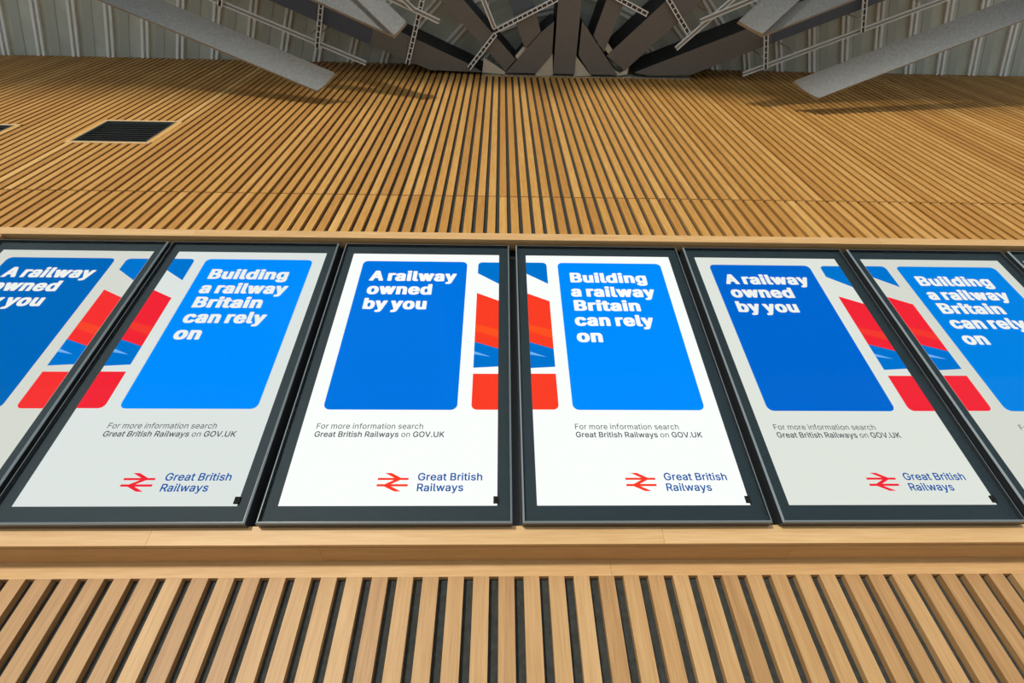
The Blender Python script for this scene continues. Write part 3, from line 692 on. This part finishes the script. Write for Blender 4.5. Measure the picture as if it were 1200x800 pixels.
# ------------------------------------------------------------------ canopy beams fanning out from behind the wall
def prism(poly, z0, z1, name, mat, parent):
    mb = MB()
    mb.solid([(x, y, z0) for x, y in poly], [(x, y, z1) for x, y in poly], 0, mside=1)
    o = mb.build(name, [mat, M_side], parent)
    o.matrix_parent_inverse = Matrix.Translation(-Vector(parent.location))
    return o
def beam(name, label, near, far_l, far_r, head=None):
    """near: outline at the wall end, ordered from the right side to the left side; far_l / far_r: far points on the two sides"""
    L = Vector(far_l); Rr = Vector(far_r)
    d = ((L - Vector(near[-1])).normalized() + (Rr - Vector(near[0])).normalized()).normalized()
    root = empty(name, (near[0][0], near[0][1], BEAM_Z))
    tag(root, label, 'beam', 'steel beams under the canopy')
    def to_front(p):
        t = (-6.8 - p.y) / d.y
        return p + d * t
    if head is None:
        prism([to_front(L), to_front(Rr)] + [Vector(p) for p in near], BEAM_Z, DECK_Z - 0.036, 'beam_casing', M_taupe, root)
    else:
        hl = L + d * (head - (L - Vector(near[-1])).length); hr = Rr + d * (head - (L - Vector(near[-1])).length)
        # square cut where the taupe casing ends
        s = Vector((-d.y, d.x)); hr = hl + (Rr - L).dot(s) * s
        prism([hl, hr] + [Vector(p) for p in near], BEAM_Z, DECK_Z - 0.036, 'beam_casing', M_taupe, root)
        g = d * 0.004
        prism([to_front(L), to_front(Rr), hr + g, hl + g], BEAM_Z + 0.004, DECK_Z - 0.036, 'beam_arm', M_navy, root)
    return root
WB = 0.185
beam('roof_beam', 'taupe beam standing upright in the middle of the fan at the top', [(0.855, WB), (0.589, WB)], (0.58, -0.577), (0.862, -0.582))
for label, poly in (('short taupe beam slanting down left from the middle beam', [(0.556, -0.369), (0.411, -0.255), (-0.004, WB), (0.375, WB), (0.560, -0.03)]),
                    ('short taupe beam slanting down right from the middle beam', [(0.883, -0.384), (0.883, -0.022), (1.057, WB), (1.397, WB), (1.02, -0.23)])):
    r = empty('roof_beam', (poly[2][0], poly[2][1], BEAM_Z)); tag(r, label, 'beam', 'steel beams under the canopy')
    prism(poly, BEAM_Z, DECK_Z - 0.036, 'beam_casing', M_taupe, r)
beam('roof_beam', 'beam left of the middle beam, dark blue above and taupe below', [(0.408, -0.262), (0.229, -0.078)], (0.022, -0.565), (0.299, -0.571), head=0.37)
beam('roof_beam', 'taupe beam right of the middle beam with a black left side', [(1.190, -0.065), (1.035, -0.235)], (1.091, -0.587), (1.422, -0.594))
beam('roof_beam', 'wide taupe beam running up left above the slats, left of the zinc zigzag channel', [(0.120, 0.036), (-0.004, 0.165)], (-0.781, -0.549), (-0.462, -0.555))
beam('roof_beam', 'wide taupe beam running up right with a zinc channel crossing its end', [(1.574, 0.039), (1.477, 0.135), (1.225, -0.025)], (1.828, -0.578), (2.176, -0.569))
beam('roof_beam', 'long low beam on the left, taupe at the wall then dark blue', [(-0.426, 0.106), (-0.291, WB), (-0.933, 0.172)], (-2.728, -0.524), (-2.081, -0.562), head=0.74)
beam('roof_beam', 'long low beam on the right with a broad black side, dark blue beyond the grey fins', [(2.30, 0.172), (1.787, WB), (1.596, 0.153)], (2.797, -0.320), (4.132, -0.568), head=1.62)

# ------------------------------------------------------------------ grey fins hanging in front of the canopy
def blade(parent, name, e1, e2, a, length, th, sag=0.0, skew=0.0):
    """e1 upper corner, e2 lower corner of the free end; a axis; th thickness away from the viewer"""
    e1 = Vector(e1); e2 = Vector(e2); a = Vector(a).normalized()
    n = Vector(F_); n = (n - a * n.dot(a)).normalized()
    N = 24; front = []
    for i in range(N + 1):
        t = i / N
        p = e1.lerp(e2, t) + n * (sag * 4 * t * (1 - t))
        front.append(p)
    ring0 = front + [front[-1] + n * th, front[0] + n * th]
    ring1 = [p + a * length for p in ring0]
    mb = MB()
    mb.solid(ring0, ring1, 1)
    k = len(ring0)
    for i in range(N):
        mb.mi[2 + i] = 0
    o = mb.build(name, [M_fin, M_fin_edge], parent)
    o.matrix_parent_inverse = Matrix.Translation(-Vector(parent.location))
    for p in o.data.polygons: p.use_smooth = True
    o.data.set_sharp_from_angle(angle=math.radians(30))
    return o
def fin(label, blades):
    r = empty('ceiling_fin', blades[0][1]); tag(r, label, 'fin', 'grey fins under the canopy')
    for b in blades: blade(r, 'fin_blade', *b)
    return r
fin('long single grey fin crossing the upper left, its square end over the slats', [((-1.742, -0.101, 7.121), (-1.922, 0.036, 7.0), (-0.9247, -0.2604, 0.2777), 6.04, 0.045, 0.03)])
fin('long single grey fin crossing the upper right, its square end over the slats', [((2.979, -0.113, 7.125), (3.236, 0.010, 7.0), (0.9319, -0.2806, 0.2300), 7.28, 0.045, 0.03)])
fin('pair of grey fins meeting in a point at top left of the fan', [((-1.009, -0.508, 7.392), (-1.131, -0.406, 7.300), (-0.7246, -0.4892, 0.4854), 2.9, 0.048, 0.012),
     ((-1.071, -0.520, 7.481), (-1.143, -0.387, 7.358), (-0.9135, -0.2797, 0.2955), 4.46, 0.045, 0.0)])
fin('pair of grey fins meeting in a point at top right of the fan', [((2.333, -0.582, 7.395), (2.574, -0.491, 7.300), (0.7286, -0.5121, 0.4548), 3.09, 0.048, 0.012),
     ((2.482, -0.567, 7.454), (2.614, -0.469, 7.357), (0.9271, -0.2893, 0.2384), 5.64, 0.045, 0.0)])

# ------------------------------------------------------------------ zinc channels and slotted hangers under the beams
TZ = BEAM_Z - 0.030
def channel(name, label, p, q, slotted, gap=0.040, dz=0.0, hang=()):
    p = Vector((p[0], p[1], TZ - dz)); q = Vector((q[0], q[1], TZ - dz))
    root = empty(name, p)
    tag(root, label, 'channel', 'zinc channels under the canopy')
    off = Matrix.Translation(-p)
    a = (q - p).normalized(); s = a.cross(Vector((0, 0, 1))).normalized()
    for k in (-1, 1):
        mb = MB(); mb.bar(p + s * (k * gap / 2), q + s * (k * gap / 2), 0.010, 0.026)
        mb.build('side_rail', M_tray, root).matrix_parent_inverse = off
    n = max(1, int((q - p).length / 0.06)) if slotted else 1
    V = []; F = []; MI = []
    for i in range(2 * n + 1):
        c = p.lerp(q, (i + (0.65 if slotted and i % 2 else 0)) / (2 * n)); hw = gap / 2 - 0.005
        V += [c - s * hw + Vector((0, 0, 0.004)), c + s * hw + Vector((0, 0, 0.004)), c + s * hw + Vector((0, 0, 0.008)), c - s * hw + Vector((0, 0, 0.008))]
        if i:
            b = 4 * i
            for k in range(4):
                F.append((b - 4 + k, b - 4 + (k + 1) % 4, b + (k + 1) % 4, b + k)); MI.append(i % 2 if slotted else 0)
    F += [(3, 2, 1, 0), (8 * n, 8 * n + 1, 8 * n + 2, 8 * n + 3)]; MI += [0, 0]
    mb = MB(); mb.v = [tuple(v) for v in V]; mb.f = F; mb.mi = MI; mb.tone = [0.5] * len(F); mb.seed = [0.0] * len(F)
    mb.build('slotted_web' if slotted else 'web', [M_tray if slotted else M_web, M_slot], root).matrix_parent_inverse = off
    for h in hang:
        c = p.lerp(q, h)
        mb = MB(); mb.bar(c + Vector((0, 0, 0.012)), (c.x, c.y, DECK_Z - 0.001), 0.012, 0.012, Vector((0, 1, 0)))
        mb.build('hanger_rod', M_tray, root).matrix_parent_inverse = off
    return root
CH = [
 ('zinc_channel', 'long plain zinc channel sloping down right, left of the fan', (-1.698, 0.105), (-3.9, -0.742), 0, 0, (0.3, 0.75)),
 ('zinc_channel', 'slotted zinc hanger meeting the right end of the long left channel', (-2.24, -0.055), (-2.02, -0.68), 1, 0.0285, (0.2,)),
 ('zinc_channel', 'slotted zinc hanger at the top edge, leftmost of the zinc pieces', (-3.231, -0.447), (-3.13, -0.66), 1, 0.0285, (0.8,)),
 ('zinc_channel', 'slotted zinc channel crossing the end of the long left beam', (-1.198, 0.105), (-0.91, -0.66), 1, 0, ()),
 ('zinc_channel', 'slotted zinc channel rising right from the slat tops to the zigzag corner', (-0.452, 0.137), (-0.126, -0.235), 1, 0, ()),
 ('zinc_channel', 'slotted zinc channel rising from the zigzag corner to the middle beam', (-0.141, -0.262), (0.575, -0.594), 1, 0.0, ()),
 ('zinc_channel', 'plain pale channel dropping from the top edge to the zigzag corner', (-0.285, -0.62), (-0.137, -0.300), 0, 0.0285, (0.5,)),
 ('zinc_channel', 'short plain channel with a free end between the left beams', (-1.40, -0.60), (-0.774, -0.350), 0, 0.0285, (0.35,)),
 ('zinc_channel', 'short stub channel branching above the short plain channel at left', (-1.20, -0.60), (-1.035, -0.455), 0, 0.057, (0.5,)),
 ('zinc_channel', 'slotted zinc channel just right of the middle beam at the top edge', (1.19, -0.637), (1.626, -0.465), 1, 0, ()),
 ('zinc_channel', 'slotted zinc channel dropping across the right taupe beam', (1.79, -0.660), (2.199, -0.239), 1, 0, ()),
 ('zinc_channel', 'plain zinc channel with a free lower end in front of the black beam side', (2.035, -0.13), (2.62, -0.695), 0, 0.0285, (0.6,)),
 ('zinc_channel', 'short plain zinc channel between the right beams near the fins', (2.238, -0.419), (2.95, -0.711), 0, 0.057, (0.7,)),
 ('zinc_channel', 'long plain zinc channel sloping up right, right of the fan', (2.95, 0.139), (5.35, -0.818), 0, 0, (0.25, 0.8)),
 ('zinc_channel', 'slotted zinc hanger under the point of the right pair of fins', (3.199, 0.068), (3.067, -0.30), 1, 0.0285, (0.3,)),
 ('zinc_channel', 'slotted zinc hanger on the long right channel near the top edge', (4.207, -0.34), (4.03, -0.75), 1, 0.0285, (0.3,)),
]
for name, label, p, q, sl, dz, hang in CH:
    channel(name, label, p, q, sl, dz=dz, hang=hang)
